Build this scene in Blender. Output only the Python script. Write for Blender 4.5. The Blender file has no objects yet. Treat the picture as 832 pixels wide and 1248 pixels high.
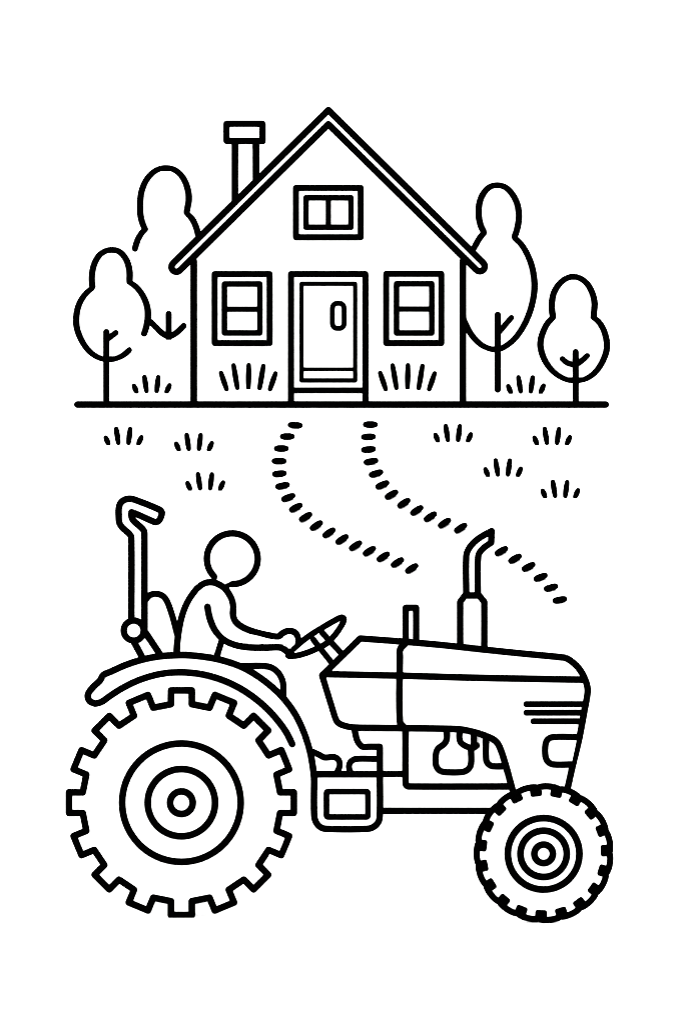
import bpy, math, random
from mathutils import Vector
from mathutils.geometry import tessellate_polygon

random.seed(4)
scene = bpy.context.scene
COL = scene.collection

# ------------------------------------------------------------------ camera model
W_PX, H_PX = 832.0, 1248.0
F = 9150.0                  # focal length in reference pixels
HZ = 277.0                  # row of the horizon
DT = 50.0                   # distance of the tractor's centre line
YR = DT - 0.60              # outer face of the near rear wheel
CAM_H = (1119.0 - HZ) * YR / F
LINE_ADD = 1.15             # line width allowance, reference pixels


def P(px, py, Y):
    """Point at distance Y seen at reference pixel (px, py)."""
    return Vector(((px - 416.0) / F * Y, Y, CAM_H - (py - HZ) / F * Y))


def ground_Y(py):
    return F * CAM_H / (py - HZ)


# ------------------------------------------------------------------ materials
def make_material(name, col, var, rough, spec):
    m = bpy.data.materials.new(name)
    m.use_nodes = True
    nt = m.node_tree
    b = nt.nodes['Principled BSDF']
    b.inputs['Roughness'].default_value = rough
    b.inputs['Specular IOR Level'].default_value = spec
    tc = nt.nodes.new('ShaderNodeTexCoord')
    no = nt.nodes.new('ShaderNodeTexNoise')
    no.inputs['Scale'].default_value = 6.0
    no.inputs['Detail'].default_value = 4.0
    rp = nt.nodes.new('ShaderNodeValToRGB')
    rp.color_ramp.elements[0].position = 0.3
    rp.color_ramp.elements[1].position = 0.7
    lo = [c * (1 - var) for c in col]
    rp.color_ramp.elements[0].color = (*lo, 1)
    rp.color_ramp.elements[1].color = (*col, 1)
    nt.links.new(tc.outputs['Object'], no.inputs['Vector'])
    nt.links.new(no.outputs['Fac'], rp.inputs['Fac'])
    nt.links.new(rp.outputs['Color'], b.inputs['Base Color'])
    return m


M_WHITE = make_material('white_paint', (0.9, 0.9, 0.9), 0.01, 0.9, 0.0)
M_BLACK = make_material('black_ink', (0.0002, 0.0002, 0.0002), 0.3, 1.0, 0.0)
M_GROUND = make_material('white_ground', (0.9, 0.9, 0.9), 0.01, 1.0, 0.0)
MATS = [M_WHITE, M_BLACK]
WHITE, BLACK = 0, 1


# ------------------------------------------------------------------ mesh builder
def is_corner(a, b, c, lim):
    u, v = (b - a), (c - b)
    if u.length < 1e-9 or v.length < 1e-9:
        return False
    return u.angle(v) > lim


def catmull(pts, closed=False, n=5):
    if len(pts) < 3:
        return list(pts)
    out = []
    N = len(pts)
    rng = N if closed else N - 1
    for i in range(rng):
        p1, p2 = pts[i], pts[(i + 1) % N]
        p0 = pts[i - 1] if (closed or i > 0) else p1 + (p1 - p2)
        p3 = pts[(i + 2) % N] if (closed or i + 2 < N) else p2 + (p2 - p1)
        # tangents limited by the segment length, so short steps do not overshoot
        L = (p2 - p1).length
        m1 = (p2 - p0); m2 = (p3 - p1)
        if m1.length > 1e-9: m1 = m1.normalized() * L
        if m2.length > 1e-9: m2 = m2.normalized() * L
        for k in range(n):
            t = k / n
            h00 = 2*t**3 - 3*t**2 + 1; h10 = t**3 - 2*t**2 + t
            h01 = -2*t**3 + 3*t**2; h11 = t**3 - t**2
            out.append(p1*h00 + m1*h10 + p2*h01 + m2*h11)
    if not closed:
        out.append(pts[-1])
    return out


def split_smooth(pts, closed=False, lim=math.radians(50), n=5):
    """Curve pieces between sharp corners, each one smoothed."""
    if closed:
        N = len(pts)
        cs = [i for i in range(N) if is_corner(pts[i-1], pts[i], pts[(i+1) % N], lim)]
        if not cs:
            c = catmull(pts, True, n)
            return [c + [c[0]]]
        pts = pts[cs[0]:] + pts[:cs[0]] + [pts[cs[0]]]
    pieces, cur = [], [pts[0]]
    for i in range(1, len(pts)):
        cur.append(pts[i])
        if i < len(pts) - 1 and is_corner(pts[i-1], pts[i], pts[i+1], lim):
            pieces.append(cur); cur = [pts[i]]
    pieces.append(cur)
    return [catmull(p, False, n) for p in pieces]


def smooth2(pts, closed=True, n=5):
    """Same smoothing for a 2D pixel outline: returns one list of (x, y)."""
    v = [Vector((x, y, 0)) for x, y in pts]
    out = []
    for piece in split_smooth(v, closed, n=n):
        out += [(p.x, p.y) for p in piece[:-1]]
    if not closed:
        out.append(pts[-1])
    return out


class MB:
    def __init__(self):
        self.v, self.f, self.m = [], [], []

    def add(self, verts, faces, mat):
        k = len(self.v)
        self.v += [Vector(p) for p in verts]
        self.f += [tuple(k + i for i in fc) for fc in faces]
        self.m += [mat] * len(faces)

    def prism(self, front, back, mat=WHITE):
        n = len(front)
        tris = tessellate_polygon([[Vector((p.x, p.z, 0)) for p in front]])
        fs = [tuple(t) for t in tris] + [tuple(n + i for i in reversed(t)) for t in tris]
        fs += [(i, (i + 1) % n, n + (i + 1) % n, n + i) for i in range(n)]
        self.add(list(front) + list(back), fs, mat)

    def sphere(self, c, r, mat=BLACK, nu=12, nv=7, sy=1.0, sz=1.0):
        vs = [c + Vector((0, 0, r * sz))]
        for j in range(1, nv):
            th = math.pi * j / nv
            for i in range(nu):
                ph = 2 * math.pi * i / nu
                vs.append(c + Vector((r*math.sin(th)*math.cos(ph), r*sy*math.sin(th)*math.sin(ph), r*sz*math.cos(th))))
        vs.append(c - Vector((0, 0, r * sz)))
        fs = [(0, 1 + i, 1 + (i + 1) % nu) for i in range(nu)]
        for j in range(nv - 2):
            a, b = 1 + j*nu, 1 + (j+1)*nu
            fs += [(a+i, b+i, b+(i+1) % nu, a+(i+1) % nu) for i in range(nu)]
        a = 1 + (nv-2)*nu; e = len(vs) - 1
        fs += [(a + (i+1) % nu, a + i, e) for i in range(nu)]
        self.add(vs, fs, mat)

    def tube(self, pts, r, mat=BLACK, ns=16, caps=True, closed=False):
        if not isinstance(r, list):
            q = [pts[0]]
            for p in pts[1:]:
                if (p - q[-1]).length > r * 0.05:
                    q.append(p)
            pts = q
        if len(pts) < 2:
            self.sphere(pts[0], r if not isinstance(r, list) else r[0], mat); return
        rs = r if isinstance(r, list) else [r] * len(pts)
        n = len(pts)
        tang = []
        for i in range(n):
            a = pts[i-1] if i > 0 else (pts[-2] if closed else pts[0])
            b = pts[i+1] if i < n-1 else (pts[1] if closed else pts[-1])
            tang.append((b - a).normalized())
        t0 = tang[0]
        u = t0.cross(Vector((0, 1, 0)))
        if u.length < 0.1:
            u = t0.cross(Vector((1, 0, 0)))
        u.normalize()
        vs, fs = [], []
        for i in range(n):
            t = tang[i]
            u = (u - t * u.dot(t)).normalized()
            w = t.cross(u)
            for k in range(ns):
                a = 2 * math.pi * k / ns
                vs.append(pts[i] + (u*math.cos(a) + w*math.sin(a)) * rs[i])
        for i in range(n - 1):
            for k in range(ns):
                fs.append((i*ns+k, i*ns+(k+1) % ns, (i+1)*ns+(k+1) % ns, (i+1)*ns+k))
        self.add(vs, fs, mat)
        if caps:
            self.sphere(pts[0], rs[0], mat)
            self.sphere(pts[-1], rs[-1], mat)

    # ---- drawn edge: black piping laid along world points
    def line(self, pts, r, closed=False, straight=False):
        if straight:
            pp = list(pts) + ([pts[0]] if closed else [])
            for a, b in zip(pp[:-1], pp[1:]):
                self.tube([a, b], r)
        else:
            for piece in split_smooth(list(pts), closed):
                self.tube(piece, r)

    def build(self, name, parent=None, smooth=False, origin=None):
        o = Vector((0, 0, 0))
        if origin is not None:
            o = Vector(origin)
        elif parent is not None:
            p = parent
            while p.parent is not None:
                p = p.parent
            o = Vector(p.location)
            if parent.parent is not None:
                pass
        me = bpy.data.meshes.new(name)
        me.from_pydata([tuple(p - o) for p in self.v], [], self.f)
        for m in MATS:
            me.materials.append(m)
        me.polygons.foreach_set('material_index', self.m)
        if smooth:
            me.polygons.foreach_set('use_smooth', [True] * len(me.polygons))
        me.update()
        ob = bpy.data.objects.new(name, me)
        COL.objects.link(ob)
        if parent is not None:
            ob.parent = parent
        elif origin is not None:
            ob.location = o
        return ob


def tag(o, label=None, cat=None, group=None, kind=None):
    if label: o['label'] = label
    if cat: o['category'] = cat
    if group: o['group'] = group
    if kind: o['kind'] = kind
    return o


def empty(name, loc, parent=None):
    o = bpy.data.objects.new(name, None)
    o.empty_display_size = 0.3
    COL.objects.link(o)
    o.location = loc
    if parent is not None:
        o.parent = parent
    return o


def hw(w, Y):
    """World radius of a drawn line w reference pixels wide at distance Y."""
    return (w + LINE_ADD) / 2.0 / F * Y


# ------------------------------------------------------------------ world, sun, camera
SUN_EL, SUN_AZ = math.radians(52), math.radians(12)
world = bpy.data.worlds.new('World')
scene.world = world
world.use_nodes = True
nt = world.node_tree
bg = nt.nodes['Background']
sky = nt.nodes.new('ShaderNodeTexSky')
sky.sky_type = 'NISHITA'
sky.sun_disc = False
sky.sun_elevation = SUN_EL
sky.sun_rotation = math.pi + SUN_AZ
sky.air_density = 1.0
sky.dust_density = 6.0
bw = nt.nodes.new('ShaderNodeRGBToBW')          # a colourless overcast sky
nt.links.new(sky.outputs['Color'], bw.inputs['Color'])
mix = nt.nodes.new('ShaderNodeMix')
mix.data_type = 'RGBA'
mix.inputs['Factor'].default_value = 0.85        # the cloud sheet evens the sky out
nt.links.new(bw.outputs['Val'], mix.inputs['A'])
mix.inputs['B'].default_value = (12.0, 12.0, 12.0, 1)
nt.links.new(mix.outputs['Result'], bg.inputs['Color'])
bg.inputs['Strength'].default_value = 0.1

sl = bpy.data.lights.new('sun', 'SUN')
sl.energy = 1.2
sl.angle = math.radians(40)
sl.color = (1, 1, 1)
so = bpy.data.objects.new('sun', sl)
COL.objects.link(so)
# light travels away from the camera and down
dirv = Vector((math.sin(SUN_AZ) * math.cos(SUN_EL), math.cos(SUN_AZ) * math.cos(SUN_EL), -math.sin(SUN_EL)))
so.rotation_euler = dirv.to_track_quat('-Z', 'Y').to_euler()
so.location = (0, 20, 60)

cam = bpy.data.cameras.new('camera')
cam.sensor_fit = 'HORIZONTAL'
cam.sensor_width = 36.0
cam.lens = F / W_PX * 36.0
cam.shift_y = -(H_PX / 2 - HZ) / W_PX
cam.clip_start = 0.5
cam.clip_end = 60000
co = bpy.data.objects.new('camera', cam)
COL.objects.link(co)
co.location = (0, 0, CAM_H)
co.rotation_euler = (math.pi / 2, 0, 0)
scene.camera = co

scene.view_settings.view_transform = 'Standard'
scene.view_settings.look = 'None'
scene.view_settings.exposure = 1.45
scene.view_settings.gamma = 1.0
scene.view_settings.use_curve_mapping = False
scene.render.engine = 'CYCLES'
scene.cycles.max_bounces = 16
scene.cycles.diffuse_bounces = 16
scene.cycles.filter_width = 1.1 if hasattr(scene.cycles, 'filter_width') else 1.5

# ------------------------------------------------------------------ ground
g = MB()
R = 40000.0
ys = [-200, 20, 60, 120, 200, 300, 1000, 8000, R]
xs = [-R, -2000, -200, -20, 0, 20, 200, 2000, R]
vs = [Vector((x, y, 0)) for y in ys for x in xs]
nx = len(xs)
g.add(vs, [(j*nx+i, j*nx+i+1, (j+1)*nx+i+1, (j+1)*nx+i) for j in range(len(ys)-1) for i in range(nx-1)], WHITE)
go = g.build('ground')
go.data.materials[0] = M_GROUND
tag(go, kind='structure')

YL = 188.6       # the black line on which house and small trees stand
rl = hw(7.6, YL)
gl = MB()
zl = rl * 0.95
zpx = P(0, 492.9, YL).z
gl.tube([P(94.2, 492.9, YL), P(738, 492.9, YL)], rl, ns=14)
go2 = gl.build('ground_line')
tag(go2, kind='structure')

# ------------------------------------------------------------------ house
YH = 190.4
HD = 7.0
house = empty('house', (0, YH + HD / 2, 0))
tag(house, 'white gabled cottage outlined in black with a chimney, a front door and three windows', 'house')


def H(px, py, o=0.0):
    return P(px, py, YH - o)


def back(pts, t, tap=0.0):
    return [Vector((p.x, p.y + t, p.z - t * tap)) for p in pts]


def rect(x0, y0, x1, y1):
    return [(x0, y0), (x1, y0), (x1, y1), (x0, y1)]


def rrect(x0, y0, x1, y1, r, n=5):
    out = []
    for cx, cy, a0 in ((x1-r, y0+r, -90), (x1-r, y1-r, 0), (x0+r, y1-r, 90), (x0+r, y0+r, 180)):
        for k in range(n + 1):
            a = math.radians(a0 + 90 * k / n)
            out.append((cx + r*math.cos(a), cy + r*math.sin(a)))
    return out


WALL_L, WALL_R = 236.0, 563.9
ZB = 495.45                                   # row of the ground at the house front
w_ = MB()
wf = [H(WALL_L, ZB), H(WALL_L, 310), H(400, 148), H(WALL_R, 310), H(WALL_R, ZB)]
w_.prism(wf, back(wf, HD))
r = hw(7.7, YH)
for x in (WALL_L, WALL_R):
    w_.tube([H(x, 318), H(x, ZB - 2)], r)
    b0, b1 = back([H(x, 318), H(x, ZB - 2)], HD)
    w_.tube([b0, b1], r)
    w_.tube([H(x, ZB - 2) + Vector((0, 0, 0)), b1], r)
w_.tube([back([H(WALL_L, ZB-2)], HD)[0], back([H(WALL_R, ZB-2)], HD)[0]], r)
w_.build('wall', house)

# roof: two boards that meet at the ridge, round at the eaves
def roof_outline():
    n = math.sqrt(0.5)
    pts = []
    sl = 0.9875
    nl = math.hypot(1, sl)
    d = 6.1
    def arc(cx, cy, a0, a1):
        return [(cx + d*math.cos(a0+(a1-a0)*k/8), cy + d*math.sin(a0+(a1-a0)*k/8)) for k in range(9)]
    a = math.atan2(sl, 1)       # right slope direction (screen down)
    top = (400, 133.6); low = (400, 150.9)
    rc = (584.5, 324.4); lc = (214.9, 325.0)
    right = arc(*rc, a - math.pi/2, a + math.pi/2)
    left = arc(*lc, math.pi - a - math.pi/2, math.pi - a + math.pi/2)
    return [top] + right + [low] + left

ro = roof_outline()
rf = MB()
RO = 0.35
f_ = [H(x, y, RO) for x, y in ro]
rf.prism(f_, back(f_, HD + 2*RO))
r = hw(7.5, YH)
rf.line(f_, r, closed=True, straight=True)
up_ = [H(x, y, RO) for x, y in ((210.8, 320.8), (400, 133.6), (588.7, 320.0))]
rf.line(back(up_, HD + 2*RO), r, straight=True)
for q in (H(400, 133.6, RO), H(588.7, 320.0, RO), H(210.8, 320.8, RO)):
    rf.tube([q, back([q], HD + 2*RO)[0]], r)
roof = rf.build('roof', house)

# chimney rises through the left slope near the front
ch = MB()
CO = -0.9
cf = [H(x, y, CO) for x, y in rect(286.1, 171.3, 311.6, 290)]
ch.prism(cf, back(cf, 0.55))
r = hw(7.6, YH)
for x in (286.2, 311.8):
    ch.tube([H(x, 172, CO), H(x, 285, CO)], r)
    q = [H(x, 172, CO), H(x, 285, CO)]
    ch.tube(back(q, 0.55), r)
chimney = ch.build('chimney', roof)
cc = MB()
cf = [H(x, y, CO + 0.1) for x, y in rect(275.9, 150.3, 319.7, 171.3)]
cc.prism(cf, back(cf, 0.75))
cc.line(cf, hw(7.1, YH), closed=True, straight=True)
cc.line(back(cf, 0.75), hw(7.1, YH), closed=True, straight=True)
cc.build('chimney_cap', roof)


def window(outer, inner, bars, label):
    m = MB()
    a = [H(x, y, 0.10) for x, y in rect(*outer)]
    m.prism(a, back(a, 0.12))
    m.line(a, hw(6.8, YH), closed=True, straight=True)
    wo = m.build('window', house)
    tag(wo, label)
    s = MB()
    a = [H(x, y, 0.14) for x, y in rect(*inner)]
    ri = hw(6.2, YH)
    s.line(a, ri, closed=True, straight=True)
    for b in bars:
        s.tube([H(b[0], b[1], 0.14), H(b[2], b[3], 0.14)], hw(5.8, YH))
    s.build('sash', wo)
    p = MB()
    a = [H(x, y, 0.125) for x, y in rect(*inner)]
    p.prism(a, back(a, 0.02))
    p.build('pane', wo)


window((360.5, 228.6, 439.4, 288.8), (372.8, 240.6, 427.5, 276.6), [(400, 240, 400, 277)],
       'wide attic window with two side by side panes')
window((261.5, 333.7, 328.5, 417.9), (273.4, 345.8, 316.6, 405.5), [(273, 376.6, 317, 376.6)],
       'tall window left of the door with two stacked panes')
window((470.4, 333.4, 537.6, 417.9), (483.0, 345.5, 526.0, 405.6), [(483, 376.4, 526, 376.4)],
       'tall window right of the door with two stacked panes')

fr = MB()
a = [H(x, y, 0.10) for x, y in rect(354.5, 333.7, 445.2, 495.0)]
fr.prism(a, back(a, 0.12))
r = hw(6.9, YH)
fr.line([H(354.5, 492, 0.1), H(354.5, 333.7, 0.1), H(445.2, 333.7, 0.1), H(445.2, 492, 0.1)], r, straight=True)
fr.tube([H(354.5, 475.6, 0.1), H(445.2, 475.6, 0.1)], hw(6.4, YH))
dframe = fr.build('door_frame', house)
dm = MB()
a = [H(x, y, 0.14) for x, y in rect(367.4, 345.6, 432.6, 463.4)]
dm.prism(a, back(a, 0.02))
dm.line(a, hw(4.6, YH), closed=True, straight=True)
dm.tube([H(367.4, 449.9, 0.14), H(432.6, 449.9, 0.14)], hw(3.8, YH))
door = dm.build('door', house)
hm = MB()
a = [H(x, y, 0.24) for x, y in rrect(404.9, 369.3, 419.2, 400.0, 6.0)]
hm.prism(a, back(a, 0.08))
hm.line(a, hw(5.5, YH), closed=True, straight=True)
hm.build('door_handle', door)

# ------------------------------------------------------------------ trees
def crown_body(mb, outline, Y, shrink, ratio):
    """White rounded volume that fills a crown outline, elliptical in plan."""
    ol = smooth2(outline, True, 6)
    y0 = min(p[1] for p in ol) + shrink; y1 = max(p[1] for p in ol) - shrink
    N, K = 44, 28
    rings = []
    for j in range(N + 1):
        t = 0.5 - 0.5 * math.cos(math.pi * j / N)
        y = y0 + (y1 - y0) * t
        xsn = []
        for k in range(len(ol)):
            a, b = ol[k], ol[(k + 1) % len(ol)]
            if (a[1] - y) * (b[1] - y) <= 0 and abs(a[1] - b[1]) > 1e-6:
                xsn.append(a[0] + (b[0] - a[0]) * (y - a[1]) / (b[1] - a[1]))
        if len(xsn) < 2:
            continue
        x0, x1 = min(xsn), max(xsn)
        hwid = max((x1 - x0) / 2 - shrink, 0.3)
        rings.append(((x0 + x1) / 2, y, hwid))
    vs, fs = [], []
    for (xc, y, hwid) in rings:
        c = P(xc, y, Y)
        rw = hwid / F * Y
        for k in range(K):
            a = 2 * math.pi * k / K
            vs.append(c + Vector((rw*math.cos(a), rw*ratio*math.sin(a), 0)))
    for j in range(len(rings) - 1):
        for k in range(K):
            fs.append((j*K+k, (j+1)*K+k, (j+1)*K+(k+1) % K, j*K+(k+1) % K))
    fs.append(tuple(range(K)))
    fs.append(tuple(range((len(rings)-1)*K, len(rings)*K)))
    mb.add(vs, fs, WHITE)
    return max(q[2] for q in rings) / F * Y * ratio


def tree(Y, strokes, outline, trunk, branches, base, label, ratio=0.42, stub=False, cw=7.6, tw=6.8):
    root = empty('tree', (P(trunk[0][0], 0, Y).x, Y, 0))
    tag(root, label, 'tree')
    c = MB()
    dep = crown_body(c, outline, Y, 3.6, ratio)
    for s in strokes:
        c.line([P(x, y, Y) for x, y in s], hw(cw, Y))
    c.build('crown', root, smooth=True)
    t = MB()
    YT = Y - dep - hw(tw, Y) * 0.6
    # base row at that distance
    pts = [P(x, y, YT) for x, y in trunk]
    if base:
        pts[-1].z = 0.02
    t.tube(pts, hw(tw, YT))
    if stub:                    # the lower trunk is drawn without a line
        lo = pts[-1].copy(); lo2 = pts[-1].copy(); lo2.z = 0
        t.tube([lo, lo2], hw(tw - 2, YT), mat=WHITE)
    tr = t.build('trunk', root, smooth=True)
    for b in branches:
        m = MB()
        m.line([P(x, y, YT) for x, y in b], hw(6.1, YT))
        m.build('branch', tr, smooth=True)
    return root


TL_top = [(164.6, 302.5), (167.6, 292.8), (172, 285.2), (177.2, 279.4), (173.5, 271.1), (171.1, 260.3), (170.9, 246.3),
          (172.6, 233.3), (176.7, 222.5), (182.8, 213.8), (191.4, 207.3), (201.6, 204.9), (212, 206.9), (220.2, 213.2),
          (226, 222.5), (229.5, 234.4), (229.9, 244.1), (228.4, 252.7), (227.6, 259.7), (234, 266.8), (238.4, 275.5),
          (241, 284.1), (243.5, 296), (244.5, 306)]
TL_bot = [(182.8, 390.8), (189.3, 397.3), (196.8, 404.9), (205.5, 410.0), (214.1, 405.6), (223.4, 396.9)]
TL_out = [(160, 318), (158, 340), (161, 362), (170, 378)] [::-1] + TL_top + [(245, 330), (243, 360), (235, 382)] + TL_bot[::-1]
# two lobes, hidden low on the left by the small tree
tree(212.0, [TL_top, TL_bot[:3] + [(205.0, 409.8)], [(205.5, 410.2)] + TL_bot[4:]], TL_out, [(205.5, 382.2), (205.5, 411.6)], [], False,
     'tall two lobed tree rising behind the left roof slope of the house', stub=True)

SL = [(175.6, 406), (178.4, 397.3), (180.2, 386.5), (179.7, 375.7), (176.7, 366), (172, 357.3), (165.5, 349.7), (157.6, 344.3),
      (157.9, 331.7), (155.7, 320.9), (151.4, 312.7), (144.9, 306.6), (137.1, 304.7), (128.7, 306.2), (121.1, 311.2),
      (115.3, 320.9), (112.5, 331.7), (112, 341.5), (112.9, 351.2), (104.9, 358), (98.4, 367), (94.5, 376.8), (93, 387.6),
      (93.4, 397.3), (96.2, 407.1), (101.6, 417.9), (109.2, 427.6), (117.9, 433.7), (126.5, 436.7), (136.3, 437.1),
      (146, 434.1), (152.5, 430.4), (156.8, 426.5)]
tree(191.0, [SL], SL + [(168, 417)], [(129.5, 404.3), (129.5, 494)], [[(130.2, 413.6), (141.2, 405.3)]], True,
     'small two lobed tree at the left end of the ground line, crown outline open')

TR = [(558, 335), (568, 315), (576.5, 303.9), (580.3, 297.1), (584.8, 289.5), (590.2, 283.2), (586.1, 275.6), (583.8, 266.8), (583.1, 258),
      (584.3, 246.6), (588.4, 236.5), (595.9, 228.4), (606, 225.9), (616.1, 228.7), (624.2, 237), (629.8, 247.9), (632, 260.5),
      (631.5, 270.6), (629, 281.9), (625.9, 289.3), (634.6, 297.8), (641.4, 308.4), (647.2, 322.3), (650.2, 336.2), (651.1, 349.5),
      (649.7, 362.7), (645.9, 377.9), (640.9, 390.5), (634.6, 401.8), (627, 411.9), (618.1, 419.5), (610.6, 423.8), (603, 425.3),
      (594.2, 423.3), (585.3, 418.7), (576.5, 410.2), (570.2, 400.6), (566, 391.7), (559, 376), (556, 356)]
tree(206.8, [TR], TR, [(606.3, 383.6), (606.3, 474.6)], [[(608.1, 404.3), (623.0, 386.9)]], False,
     'tall two lobed tree behind the right wall of the house with one side branch', tw=7.2)

SR = [(673.7, 386.7), (672.4, 377.9), (672.4, 367.8), (674.9, 356.4), (681.2, 346.3), (689, 340), (698.2, 337.4), (707.7, 340),
      (715.8, 346.8), (721.6, 357.7), (724.2, 369), (723.6, 379.1), (722.9, 387.5), (729.2, 392.5), (735, 401.8), (738.5, 413.2),
      (739.3, 423.3), (736.8, 433.4), (730.5, 446), (722.9, 454.8), (714.1, 460.4), (702.7, 462.9), (692.6, 462.2), (681.2, 457.4),
      (671.2, 449.3), (663.6, 438.4), (659.3, 427.1), (658.3, 418.2), (660.3, 408.1), (666.1, 395.5)]
tree(191.0, [SR + [SR[0]]], SR, [(701.2, 428.8), (701.4, 494)],
     [[(685, 437.2), (691.3, 442.2), (701, 444.7)], [(715.3, 433.4), (708.2, 440), (701.4, 444.5)]], True,
     'small two lobed tree at the right end of the ground line with a forked trunk', tw=6.9)

# ------------------------------------------------------------------ grass
def blade_mesh(top, bot, w, dy):
    """A grass blade in pixel units, base at the origin's level, slightly leaning in depth."""
    m = MB()
    a = Vector((bot[0], 0, -bot[1])); b = Vector((top[0], dy, -top[1]))
    n = 8
    r0 = (w + LINE_ADD) / 2
    pts, rs = [], []
    for k in range(n + 1):
        t = k / n
        pts.append(a + (b - a) * t)
        rs.append(r0 * (0.84 + 0.16 * math.sin(math.pi * t)))
    m.tube(pts, rs, ns=10)
    return m


def make_tuft(blades, w):
    root = empty('grass_tuft', (0, 0, 0))
    for k, (t, b) in enumerate(blades):
        ob = blade_mesh(t, b, w, (-3, 4, -4, 3, -2)[k]).build('grass_blade', smooth=True)
        ob.parent = root
    return root


def copy_tree(o, parent=None):
    c = o.copy(); COL.objects.link(c); c.parent = parent
    for chd in list(o.children):
        copy_tree(chd, c)
    return c


BASE4 = 479.6
four = [((163.3, 470.0), (166.3, 477.3)), ((175.9, 459.4), (178.5, 476.3)), ((193.0, 459.4), (190.9, 476.3)), ((206.5, 469.5), (203.0, 477.3))]
four = [((t[0] - 185, t[1] - BASE4), (b[0] - 185, b[1] - BASE4)) for t, b in four]
tufts = [
    (185.0, 0.0, 'small four bladed grass tuft between the left small tree trunk and the house wall'),
    (640.7, 0.4, 'small four bladed grass tuft beside the trunk of the tall right tree'),
    (150.7, 63.3, 'four bladed grass tuft below the ground line, nearest the left edge'),
    (236.5, 70.6, 'four bladed grass tuft directly below the left wall corner of the house'),
    (250.2, 118.6, 'lowest four bladed grass tuft on the left, above the head of the driver'),
    (552.1, 59.8, 'four bladed grass tuft just below the right wall corner of the house'),
    (672.7, 63.3, 'four bladed grass tuft below the small right tree, uppermost on that side'),
    (612.9, 101.8, 'four bladed grass tuft in the middle of the right group, above the exhaust pipe'),
    (682.7, 128.0, 'lowest four bladed grass tuft on the right, above the end of the dotted track'),
]
proto = make_tuft(four, 6.4)
for i, (cx, dy, lab) in enumerate(tufts):
    o = proto if i == 0 else copy_tree(proto)
    row = BASE4 + dy
    Y = ground_Y(row)
    o.location = (P(cx, row, Y).x, Y, 0)
    o.scale = (Y / F,) * 3
    tag(o, lab, 'grass tuft', 'four bladed grass tufts on the ground')

five = [((269.5, 454.4), (276.2, 474.2)), ((284.7, 445.3), (289.3, 472.6)), ((303.3, 445.0), (302.8, 472.2)), ((321.0, 446.0), (316.5, 472.8)), ((335.8, 455.0), (329.2, 474.2))]
five = [((t[0] - 303, t[1] - 477), (b[0] - 303, b[1] - 477)) for t, b in five]
YB = 189.75
fproto = make_tuft(five, 6.3)
ms = MB()
ms.sphere(Vector((0, 0, -19.5)), 38, WHITE, 24, 14, sy=0.42, sz=0.58)
mo = ms.build('mound', smooth=True)
mo.parent = fproto
for i, (cx, lab) in enumerate([(302.8, 'larger five bladed grass clump against the wall under the left window'),
                               (496.6, 'larger five bladed grass clump against the wall under the right window')]):
    o = fproto if i == 0 else copy_tree(fproto)
    o.name = 'grass_clump' if i == 0 else 'grass_clump.001'
    o.location = (P(cx, 477, YB).x, YB, P(cx, 476.9, YB).z)
    o.scale = (YB / F,) * 3
    tag(o, lab, 'grass clump', 'five bladed grass clumps under the windows')

# ------------------------------------------------------------------ tyre tracks
TLm = [(359.6, 518.1, 3), (350, 531.9, 0), (342.7, 546.5, 0), (340, 561.9, 0), (340.4, 577.3, -5), (344.2, 591.9, -11), (351.2, 606.2, -21),
       (360.4, 618.5, -27), (372.3, 630, -31), (385.4, 640.4, -33), (400.8, 649.2, -33), (416.7, 657.3, -33), (433.1, 665, -33),
       (450, 671.5, -32), (466.9, 678.5, -32), (484.2, 685.4, -32), (501.5, 692.7, -32)]
TRm = [(81, 45, 0), (75, 84, -2), (75, 124, -5), (83, 162, -10), (99, 200, -16), (119, 236, -23), (148, 267, -29), (187, 294, -32), (228, 317, -32),
       (271, 337, -33), (316, 357, -33), (367, 373, -33), (496, 446, -29), (539, 470, -29), (582, 496, -27), (620, 529, -21), (653, 562, -15), (681, 601, -10)]
TRm = [(420 + x / 2.6, 500 + y / 2.6, a) for x, y, a in TRm]


def track(marks, label):
    c = marks[len(marks) // 2]
    Yc = ground_Y(c[1])
    root = empty('tyre_track', (P(c[0], 0, Yc).x, Yc, 0))
    tag(root, label, 'tyre track', 'dotted tyre tracks from the house to the tractor')
    for x, y, a in marks:
        dx, dy = 5.7 * math.cos(math.radians(a)), 5.7 * math.sin(math.radians(a))
        e = []
        for s in (-1, 1):
            row = y + s * dy
            Y = ground_Y(row)
            for _ in range(4):              # the clod rests on the ground: its middle is one radius up
                Y = F * (CAM_H - hw(7.8, Y)) / (row - HZ)
            e.append(P(x + s * dx, row, Y))
        m = MB()
        n = 6
        Ym = (e[0].y + e[1].y) / 2
        r0 = hw(7.8, Ym)
        m.tube([e[0] + (e[1] - e[0]) * k / n for k in range(n + 1)], [r0 * e_ for e_ in (0.86, 0.97, 1, 1, 1, 0.97, 0.86)], ns=12)
        m.build('tread_mark', root, smooth=True)


track(TLm, 'left dotted tyre track curving from below the door to above the tractor hood')
track(TRm, 'right dotted tyre track curving from the door and passing behind the exhaust pipe')

# ------------------------------------------------------------------ tractor
tractor = empty('tractor', (P(440, 0, DT).x, DT, 0))
tag(tractor, 'large farm tractor with lugged rear wheel, hood and upright exhaust in the foreground', 'tractor')


def T(px, py, o):
    return P(px, py, DT - o)


def Tl(pts, o):
    return [T(x, y, o) for x, y in pts]


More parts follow.
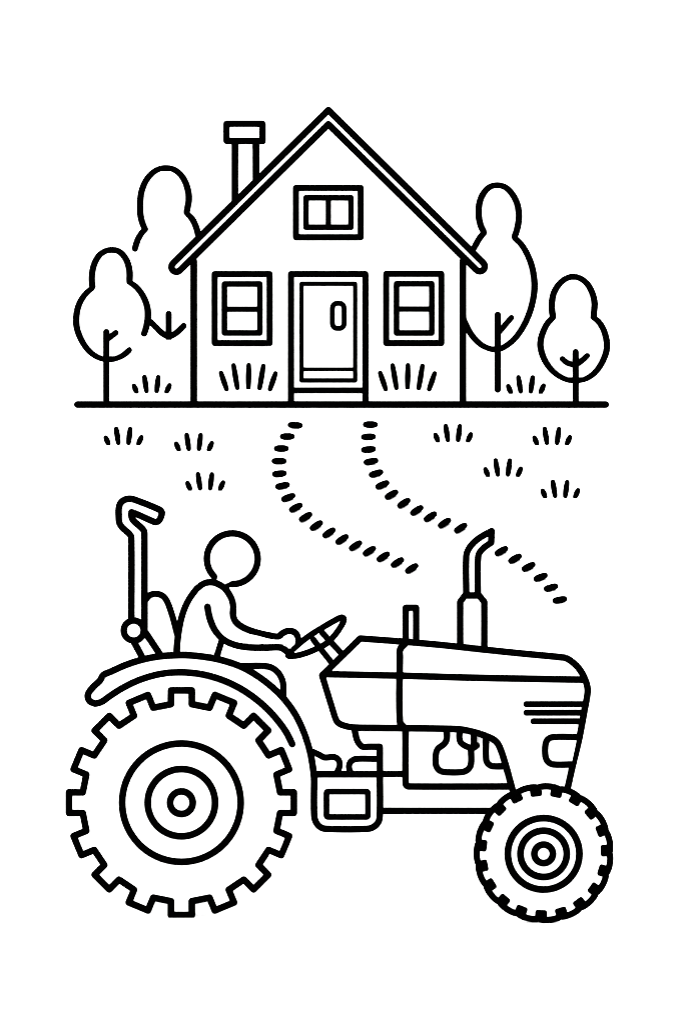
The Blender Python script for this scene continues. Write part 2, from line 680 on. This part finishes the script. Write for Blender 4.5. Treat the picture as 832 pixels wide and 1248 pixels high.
def slab(name, outline, o_front, o_back, strokes, w=7.6, parent=None, smooth_outline=True, tap=0.1, extra=None, label=None):
    m = MB()
    ol = smooth2(outline, True) if smooth_outline else outline
    fpts = Tl(ol, o_front)
    m.prism(fpts, back(fpts, o_front - o_back, tap))
    for s in strokes:
        closed = False
        ww = w
        if isinstance(s, dict):
            ww = s.get('w', w); closed = s.get('closed', False); st = s.get('st', False); s = s['p']
        else:
            st = len(s) == 2
        m.line(Tl(s, o_front), hw(ww, DT - o_front), closed=closed, straight=st)
    if extra:
        extra(m)
    ob = m.build(name, parent or tractor)
    if label:
        ob['label'] = label
    return ob


# ---- wheels
def circle2(cx, cy, r, n=72):
    return [(cx + r*math.cos(2*math.pi*k/n), cy + r*math.sin(2*math.pi*k/n)) for k in range(n)]


def disc(m, cx, cy, r, o0, o1, ink=None, n=72):
    f_ = Tl(circle2(cx, cy, r, n), o0)
    Y0 = DT - o0
    m.prism(f_, back(f_, o0 - o1))
    if ink:
        m.tube(f_ + [f_[0]], hw(ink, Y0), caps=False, closed=True)


RC = (221.0, 978.6)
gear = []
for k in range(16):
    a = math.radians(22.5 * k)
    for da, rr in ((-6.0, 120.8), (-5.3, 137.6), (5.3, 137.6), (6.0, 120.8)):
        t = a + math.radians(da)
        gear.append((RC[0] + rr*math.sin(t), RC[1] - rr*math.cos(t)))

FC = (662.2, 1041.0)
FT = (662.2, 1040.1)          # the tyre sits a touch higher than the hub


def place_far(root_px, o):
    pass


def rear_wheel(o, far=False):
    wh = empty('rear_wheel', (0, 0, 0), tractor)
    base_o = 0.60
    dyy = base_o - o                      # moved straight back in the world
    def mv(mb):
        for p in mb.v:
            p.y += dyy
    t = MB()
    f_ = Tl(gear, base_o)
    t.prism(f_, back(f_, 0.40))
    if not far:
        t.line(f_, hw(7.7, DT - base_o), closed=True, straight=True)
    mv(t); t.build('tyre', wh)
    rm = MB()
    disc(rm, *RC, 72.2, base_o + 0.012, base_o - 0.1, 7.8)
    if far:
        disc(rm, *RC, 72.2, base_o - 0.3, base_o - 0.412, 7.8)
    disc(rm, *RC, 41.0, base_o + 0.024, base_o - 0.1, 7.8)
    mv(rm); rm.build('rim', wh)
    hb = MB()
    disc(hb, *RC, 13.8, base_o + 0.05, base_o - 0.1, 7.8, n=40)
    mv(hb); hb.build('hub', wh)
    return wh


def front_wheel(o, far=False):
    wh = empty('front_wheel', (0, 0, 0), tractor)
    base_o = 1.0
    dyy = base_o - o
    def mv(mb):
        for p in mb.v:
            p.y += dyy
    t = MB()
    if far:
        disc(t, *FC, 81.2, base_o, base_o - 0.26)
    else:
        # nineteen short arcs, each ending in a block of tread
        f_ = Tl(circle2(*FT, 80.5, 114), base_o)
        t.prism(f_, back(f_, 0.26))
        step = 360 / 19.0
        for k in range(19):
            a0 = math.radians(-97.1 + step * (k + 0.1)); a1 = math.radians(-97.1 + step * (k + 1.1))
            arc = []
            for q in range(11):
                a = a0 + (a1 - a0) * q / 10
                rr = 79.9 + 1.8 * max(0.0, math.sin(math.pi * q / 10)) ** 0.5
                arc.append(T(FT[0] + rr*math.cos(a), FT[1] + rr*math.sin(a), base_o))
            t.tube(arc, hw(7.2, DT - base_o))
            a = math.radians(-97.1 + step * k)
            ca, sa = math.cos(a), math.sin(a)
            pts = []
            for (rr, tt) in rrect(71.0, -5.6, 81.0, 5.6, 1.2, 3):
                pts.append((FT[0] + rr*ca - tt*sa, FT[1] + rr*sa + tt*ca))
            blk = Tl(pts, base_o + 0.015)
            t.prism(blk, back(blk, 0.05), BLACK)
            t.line(blk, hw(2.2, DT), closed=True, straight=True)
    mv(t); t.build('tyre', wh)
    rm = MB()
    disc(rm, *FC, 43.6, base_o + 0.012, base_o - 0.1, 7.8)
    disc(rm, *FC, 28.2, base_o + 0.024, base_o - 0.1, 7.8)
    mv(rm); rm.build('rim', wh)
    hb = MB()
    disc(hb, *FC, 11.3, base_o + 0.05, base_o - 0.1, 7.7, n=40)
    mv(hb); hb.build('hub', wh)
    return wh


rear_wheel(0.60)
rear_wheel(-0.30, far=True)
front_wheel(1.0)
front_wheel(-0.40, far=True)
ax = MB()
a_ = Tl(circle2(*RC, 22, 24), 0.25); ax.prism(a_, back(a_, 0.6))
ax.build('rear_axle', tractor)
ax = MB()
a_ = Tl(circle2(*FC, 16, 24), 0.7); ax.prism(a_, back(a_, 1.1))
ax.build('front_axle', tractor)

# ---- fender
f_out = [(116.2, 857.9), (109.6, 855), (106.9, 849.2), (108.5, 843.5), (115.2, 835.8), (121.9, 829.4), (125.8, 822.9), (135.4, 818.5),
         (152.7, 810.8), (170, 805), (189.2, 800.8), (208.5, 798.9), (230, 798.7), (255.7, 801.7), (273.9, 805.8), (294.5, 813.1), (312.8, 823.4),
         (331, 837.1), (347, 853.1), (360.7, 872.5), (369.9, 891.9), (376.7, 912.5), (380.8, 933), (382.7, 950)]
f_in = [(116.2, 857.9), (124, 855.5), (134, 848.5), (148, 839.5), (166, 830.5), (184, 824.3), (202, 820.6), (221, 819.6), (240, 821), (258, 824.8), (276, 831),
        (294, 840), (311, 851.5), (326, 864.5), (339, 879), (349, 893), (356, 907)]
slab('fender', f_out + [(372, 950), (362, 925)] + f_in[::-1][:-1], 0.52, 0.22, [f_out + [(382.8, 962)], f_in], 7.7)
# far fender, plain
m = MB()
pts = Tl(smooth2(f_out + [(372, 950), (362, 925)] + f_in[::-1][:-1], True, 2), 0.52)
pts = [Vector((p.x, p.y + 0.72, p.z)) for p in pts]
m.prism(pts, back(pts, 0.3, 0.1))
m.build('fender', tractor)

# ---- step box
stp = [(382.7, 943.8), (382.7, 994), (385.2, 1003), (390.5, 1008.6), (397.5, 1010.6), (447, 1010.6), (455.5, 1008), (461, 1002), (462.7, 994), (462.7, 943.8)]
box_in = rrect(397.7, 965.0, 448.2, 996.0, 2)
slab('step', stp, 0.50, 0.1, [stp, {'p': box_in, 'closed': True, 'w': 6.5, 'st': True}, [(382.7, 943.8), (462.7, 943.8)]], 7.6)

# ---- transmission case, frame and engine
tc_ = [(431.7, 886), (432.5, 893), (435.7, 904), (441.5, 910.3), (462.7, 910.3), (462.7, 943.8), (494, 943.8), (494, 886)]
slab('gearbox', tc_, 0.26, -0.2, [tc_[:4] + [(449, 910.4), (462.7, 910.4), (462.7, 943.8)], [(462.7, 943.8), (494, 943.8)]], 7.4, tap=0.1)
fr_ = [(462.7, 943.8), (494, 943.8), (494, 956), (497.5, 958.8), (624, 958.8), (600, 988.6), (462.7, 988.6)]
slab('chassis_frame', fr_, 0.27, -0.2, [[(494, 886), (494, 954.5), (495, 957.5), (498, 958.8), (622, 958.8)], [(462.7, 988.6), (604, 988.6)], ], 7.4, smooth_outline=False)
en_ = [(494, 886), (560, 886), (600, 898), (622, 958), (494, 958)]
engine = slab('engine', en_, 0.262, -0.2, [], smooth_outline=False)
blb = [(544.2, 890), (544.2, 901), (541, 907), (533.5, 912.8), (531, 919.5), (531, 932.0), (534.6, 938.6), (541.5, 941.1), (563, 941.1), (570, 938), (573.7, 931.4), (573.7, 914.5)]
slab('fuel_filter', blb + [(566, 909), (560, 903), (560, 890)], 0.28, 0.22, [blb], 7.2, parent=engine)
slab('fuel_line', [(560, 888), (560, 903.8), (566, 909), (575.4, 911.5), (577, 911), (577, 892)], 0.285, 0.22,
     [[(560, 890), (560, 902.5), (564.5, 908), (575.4, 911.8), (580.8, 908.8)], [(577.2, 892), (577.2, 911)]], 7.0, parent=engine)
pn = [(592.2, 896), (592.2, 926), (595, 931.5), (600.5, 934), (616, 934)]
slab('radiator_hose', pn + [(604, 905)], 0.285, 0.22, [pn], 7.2, parent=engine)

# ---- hood
nose = [(684.2, 801.2), (690.5, 802.6), (697.2, 807), (703.7, 813.0), (709.2, 820.8), (713.3, 829.5), (715.7, 838.6), (715.6, 846.5), (712, 866.5), (705.5, 901.2), (698.2, 931.5), (691.0, 963)]
arch = [(624.4, 963), (621.1, 950.9), (615.7, 931.5), (609.0, 911.5), (603.5, 903.2), (593, 897.6), (580, 893.2), (561.8, 889.3), (540, 888.3), (490, 887.6)]
hood_ol = [(487.1, 783), (511.3, 783.8), (540, 786.4), (590.5, 791.9), (636.2, 796.6)] + nose + arch + [(487.1, 884)]
slab('hood', hood_ol, 0.30, -0.30,
     [[(487.1, 781.7), (511.3, 783.8), (540, 786.4), (590.5, 791.9), (636.2, 796.6)] + nose,
      arch, [(487.1, 823.6), (580, 826.2), (712, 828.6)],
      [(494, 784), (487.3, 791.9), (487.1, 800), (487.1, 879.5), (492, 886.5)]], 7.6, smooth_outline=True)
vent = MB()
vo = 0.30
for x0, y, x1 in ((641, 858.4, 711), (641, 868.8, 709), (649.6, 879.3, 707)):
    vent.tube(Tl([(x0, y), (x1, y)], vo), hw(6.6, DT))
vent.build('vent', tractor)
hl = [(703, 898.6), (674, 898.6), (667.3, 901.3), (664.4, 908), (664.4, 921.5), (667.5, 928.6), (674.3, 931.9), (695.8, 931.9)]
slab('headlight', hl, 0.32, 0.26, [hl], 7.2)

cowl_ol = [(392.3, 823.4), (438.7, 778.2), (487.1, 781.7), (487.1, 887.6), (430.6, 886.8), (418.5, 884.4), (411.8, 880.8), (407.9, 874.5)]
slab('cowl', cowl_ol, 0.29, -0.29,
     [{'p': [(487.1, 781.7), (438.7, 778.2), (392.3, 823.4), (407.9, 874.0)], 'st': True, 'w': 7.5},
      [(407.9, 874.0), (411.0, 880.3), (418, 884.3), (430.6, 886.8), (458, 887.3), (490, 887.6)],
      [(394.5, 821.7), (487.1, 823.6)]], 7.5)

# ---- short stack and exhaust on the near side of the hood
stk = [(494.2, 786), (494.2, 740.7), (507.0, 740.7), (507.0, 786)]
slab('intake_stack', stk, 0.26, 0.18, [{'p': stk, 'st': True}], 7.3, tap=0.0, smooth_outline=False)
muf = [(560.5, 790), (560.5, 733.5), (566.3, 725.8), (583.6, 725.8), (590.0, 733.5), (590.0, 793)]
exh = slab('exhaust', muf, 0.26, 0.10, [{'p': muf, 'st': True, 'w': 7.4}], 7.4, tap=0.0, smooth_outline=False)
pipe = [(567.9, 725), (567.9, 678), (571.0, 668.8), (578.5, 659.8), (589.3, 652.2), (598.9, 647.2), (598.4, 661.4), (587.6, 669.3), (582.6, 678), (582.3, 725)]
slab('exhaust_pipe', pipe, 0.24, 0.14, [pipe], 7.4, parent=exh, tap=0.0)

# ---- steering wheel: a real ring, its near half lower in the picture
sw_up = [(351.0, 798.6), (363.5, 785.5), (377.5, 774.6), (392.0, 765.5), (406.0, 757.3), (416.0, 752.6)]
sw_lo = [(419.0, 754.6), (416.5, 761.5), (408.3, 773.6), (398.7, 783.6), (386.6, 790.4), (372.2, 796.3), (358.5, 799.6)]
ring = []
for k, (x, y) in enumerate(sw_up):
    t = math.sin(math.pi * k / (len(sw_up) - 1))
    ring.append(T(x, y, -0.19 * t))
for k, (x, y) in enumerate(sw_lo):
    t = math.sin(math.pi * (k + 0.6) / (len(sw_lo) + 0.2))
    ring.append(T(x, y, 0.19 * t))
s_ = MB()
cl = catmull(ring, True, 6)
s_.tube(cl + [cl[0]], hw(7.0, DT), caps=False, closed=True)
s_.build('steering_wheel', tractor, smooth=True)
c_ = [(381.5, 778.5), (405.5, 809.5), (417.5, 796), (392.3, 769.5)]
slab('steering_column', c_, 0.04, -0.04, [[(381.5, 779.5), (406, 810.5)], [(392, 770.5), (417, 797.5)]], 6.8, tap=0.0, smooth_outline=False)

# ---- seat
sb = [(178, 800), (176, 760), (177, 731.5), (182.3, 725.6), (189.2, 723.8), (196.1, 725.1), (201.4, 729.4), (205.2, 736.6), (210.5, 752.3), (214.6, 767.9), (218, 785), (218, 812)]
slab('seat', sb, 0.10, -0.24, [[(176.8, 731.5)] + sb[3:10] + [(215.9, 773)]], 7.2, tap=0.1)
sc = [(286, 812.2), (319, 811.6), (330.5, 813.6), (338.8, 819.8), (343.6, 828), (345.2, 836), (345.2, 856)]
slab('seat_base', sc + [(300, 856)], 0.12, -0.24, [sc], 7.3)

# ---- roll bar with folded top
rb = [(159.9, 760), (159.9, 655.5), (157.8, 651.0), (149.2, 643.2), (145.5, 637.5), (144.7, 631), (144.7, 619.8), (147.0, 612.8), (151.8, 609.0), (158.4, 607.8), (164.9, 609.2),
      (193.4, 620.6), (196.9, 623.7), (197.0, 627.3), (194.2, 633.8), (190.6, 636.3), (186.5, 635.5), (166.5, 626.6), (160.2, 624.3), (160.4, 630.0), (163.0, 634.8), (173.0, 643.8), (175.6, 647.7), (176.0, 653), (176.0, 770)]
def rb_extra(m):
    pass
rbar = slab('roll_bar', rb, 0.30, 0.20, [rb], 7.6, tap=0.0)
m = MB()
arm = Tl([(162, 780), (176, 768), (200, 806), (176, 806)], 0.30)
m.prism(arm, back(arm, 0.1))
m.line(Tl([(163.3, 783), (174.3, 803)], 0.30), hw(7.6, DT), straight=True)
m.line(Tl([(178.0, 772), (195.5, 798.5)], 0.30), hw(7.6, DT), straight=True)
m.build('roll_bar_bracket', tractor)
m = MB()
disc(m, 162.9, 768.6, 12.2, 0.34, 0.22, 7.4, n=40)
m.build('pivot', rbar)

# ---- pedal
pd = [(462.7, 925.2), (433.5, 925.2), (427.2, 928.6), (425.0, 934.5), (426.8, 941.5)]
slab('pedal', [(458.5, 925.2)] + pd[1:] + [(458.5, 943)], 0.32, 0.2, [[(458.5, 925.2)] + pd[1:]], 7.0)

# ------------------------------------------------------------------ driver
person = empty('person', (P(243, 0, DT).x, DT, P(243, 815, DT).z))
tag(person, 'faceless driver seated on the tractor, reaching forward to hold the steering wheel', 'person')
U = DT / F                                   # metres per reference pixel


def chain(mb, pts):
    """Overlapping balls along px, py, offset, radius (all but the offset in reference pixels)."""
    for (a, b) in zip(pts[:-1], pts[1:]):
        pa, pb = T(*a[:3]), T(*b[:3])
        L = (pb - pa).length
        n = max(2, int(L / (min(a[3], b[3]) * U * 0.35)))
        for k in range(n + 1):
            t = k / n
            mb.sphere(pa.lerp(pb, t), (a[3] + (b[3] - a[3]) * t) * U, WHITE, 14, 9)


bd = MB()
for s in (-1, 1):                            # trunk: two columns side by side merge into one
    chain(bd, [(241, 808, s*0.07, 15.5), (243.5, 770, s*0.07, 18), (255, 741, s*0.07, 20)])
    chain(bd, [(254, 741, s*0.07, 20), (262, 737, s*0.14, 17)])
    chain(bd, [(243, 815, s*0.08, 17), (312, 862, s*0.11, 13), (384, 926, s*0.13, 7.5)])      # leg
    chain(bd, [(384, 928, s*0.13, 7), (402, 932, s*0.13, 5)])                                # foot
    ar = 1 if s > 0 else 0.85
    chain(bd, [(262, 737, s*0.15, 16*ar), (268.5, 744, s*0.2, 11.5*ar), (280.5, 768, s*0.22, 8.5*ar), (300, 777.6, s*0.2, 7*ar), (326, 781.6, s*0.16, 4.2), (341, 782.5, s*0.13, 4.2)])
    # hand: palm and five fingers closed on the rim
    chain(bd, [(341, 782.5, s*0.13, 4.3), (349, 780.5, s*0.13, 4.8)])
    for k, ln in enumerate((0.92, 1.0, 0.95, 0.8)):
        oo = s*0.13 + (k - 1.5) * 0.021
        chain(bd, [(349, 779.5, oo, 2.2), (353, 776.0, oo, 2.1), (353 + 5*ln, 778.0, oo, 2.0), (353 + 5.5*ln, 783.5, oo, 1.9), (353 + 2*ln, 787.0, oo, 1.7)])
    chain(bd, [(346, 783, s*0.13 - 0.045, 2.4), (350, 787, s*0.13 - 0.05, 2.2), (353, 789.5, s*0.13 - 0.02, 1.9)])   # thumb
chain(bd, [(262, 728, 0, 14), (269, 711, 0, 7.5), (276, 700, 0, 10)])                         # neck
bd.sphere(T(283, 681, 0), 27.0 * U, WHITE, 40, 24, sy=0.85)                                    # head
tmp = bd.build('driver_source')
rm_ = tmp.modifiers.new('remesh', 'REMESH'); rm_.mode = 'VOXEL'; rm_.voxel_size = 0.0075
sm_ = tmp.modifiers.new('smooth', 'SMOOTH'); sm_.iterations = 3; sm_.factor = 0.5
dg = bpy.context.evaluated_depsgraph_get()
me = bpy.data.meshes.new_from_object(tmp.evaluated_get(dg))
body = MB()
body.add([v.co.copy() for v in me.vertices], [tuple(p.vertices) for p in me.polygons], WHITE)
bpy.data.objects.remove(tmp, do_unlink=True)
bpy.data.meshes.remove(me)

bw_ = hw(7.6, DT)
# back, shoulder, upper edge of the near arm and hand
edge = [(214.9, 797, .14), (217, 775.1, .13), (220.4, 755.9, .11), (225, 741.4, .08), (231, 729.4, .05), (239.4, 717.8, .05), (247.8, 711.6, .12), (256.2, 709.6, .16),
        (264.6, 711.4, .18), (274.0, 717.4, .2), (280.0, 725.8, .22), (283.4, 734.2, .23), (284.1, 743.8, .25), (284.1, 749.9, .25), (286.2, 756.2, .25), (291.3, 761.6, .24), (300.7, 766.9, .22),
        (315.1, 771.7, .18), (328.9, 774.7, .16), (339, 775.9, .14), (343.6, 772.3, .13), (349.4, 769.5, .13), (355.4, 769.4, .13), (360.2, 771.8, .13), (362.6, 776.6, .13), (362.8, 783.0, .13)]
body.line([T(*p) for p in edge], bw_)
low = [(252.8, 739.5, .30), (253.8, 746.3, .30), (256.2, 755.9, .28), (261, 766.7, .25), (269.4, 777.2, .22), (279, 783.5, .21), (293.5, 787.9, .2), (310.3, 789.5, .19),
       (325, 789.5, .17), (339.8, 789.1, .15), (345.8, 791.5, .14), (352.0, 796.5, .13)]
body.line([T(*p) for p in low], bw_)
body.line([T(270.1, 781.1, .1), T(264.2, 800, .1)], hw(7.2, DT), straight=True)
# head outline, open at the neck
head = []
a0, a1 = math.radians(143), math.radians(450)
for k in range(49):
    a = a0 + (a1 - a0) * k / 48
    head.append(T(283 + 31.0*math.cos(a), 681 + 31.0*math.sin(a), 0))
body.tube([T(262.6, 709.5, 0), T(262.4, 704.2, 0)], bw_)
body.tube([T(262.4, 704.2, 0)] + head[:1], bw_)
body.tube(head, bw_)
body.tube([head[-1], T(278.3, 711.9, 0), T(275.8, 715.0, 0.02)], bw_)
body.build('body', person, smooth=True)
sh = [(381, 916.5), (388.6, 919.9), (395.3, 923.3), (407.1, 922.8), (412.6, 926.6), (413.9, 933.5), (411.0, 941)]
so_ = slab('shoe', sh + [(381, 943)], 0.28, 0.15, [sh], 7.0, parent=person)
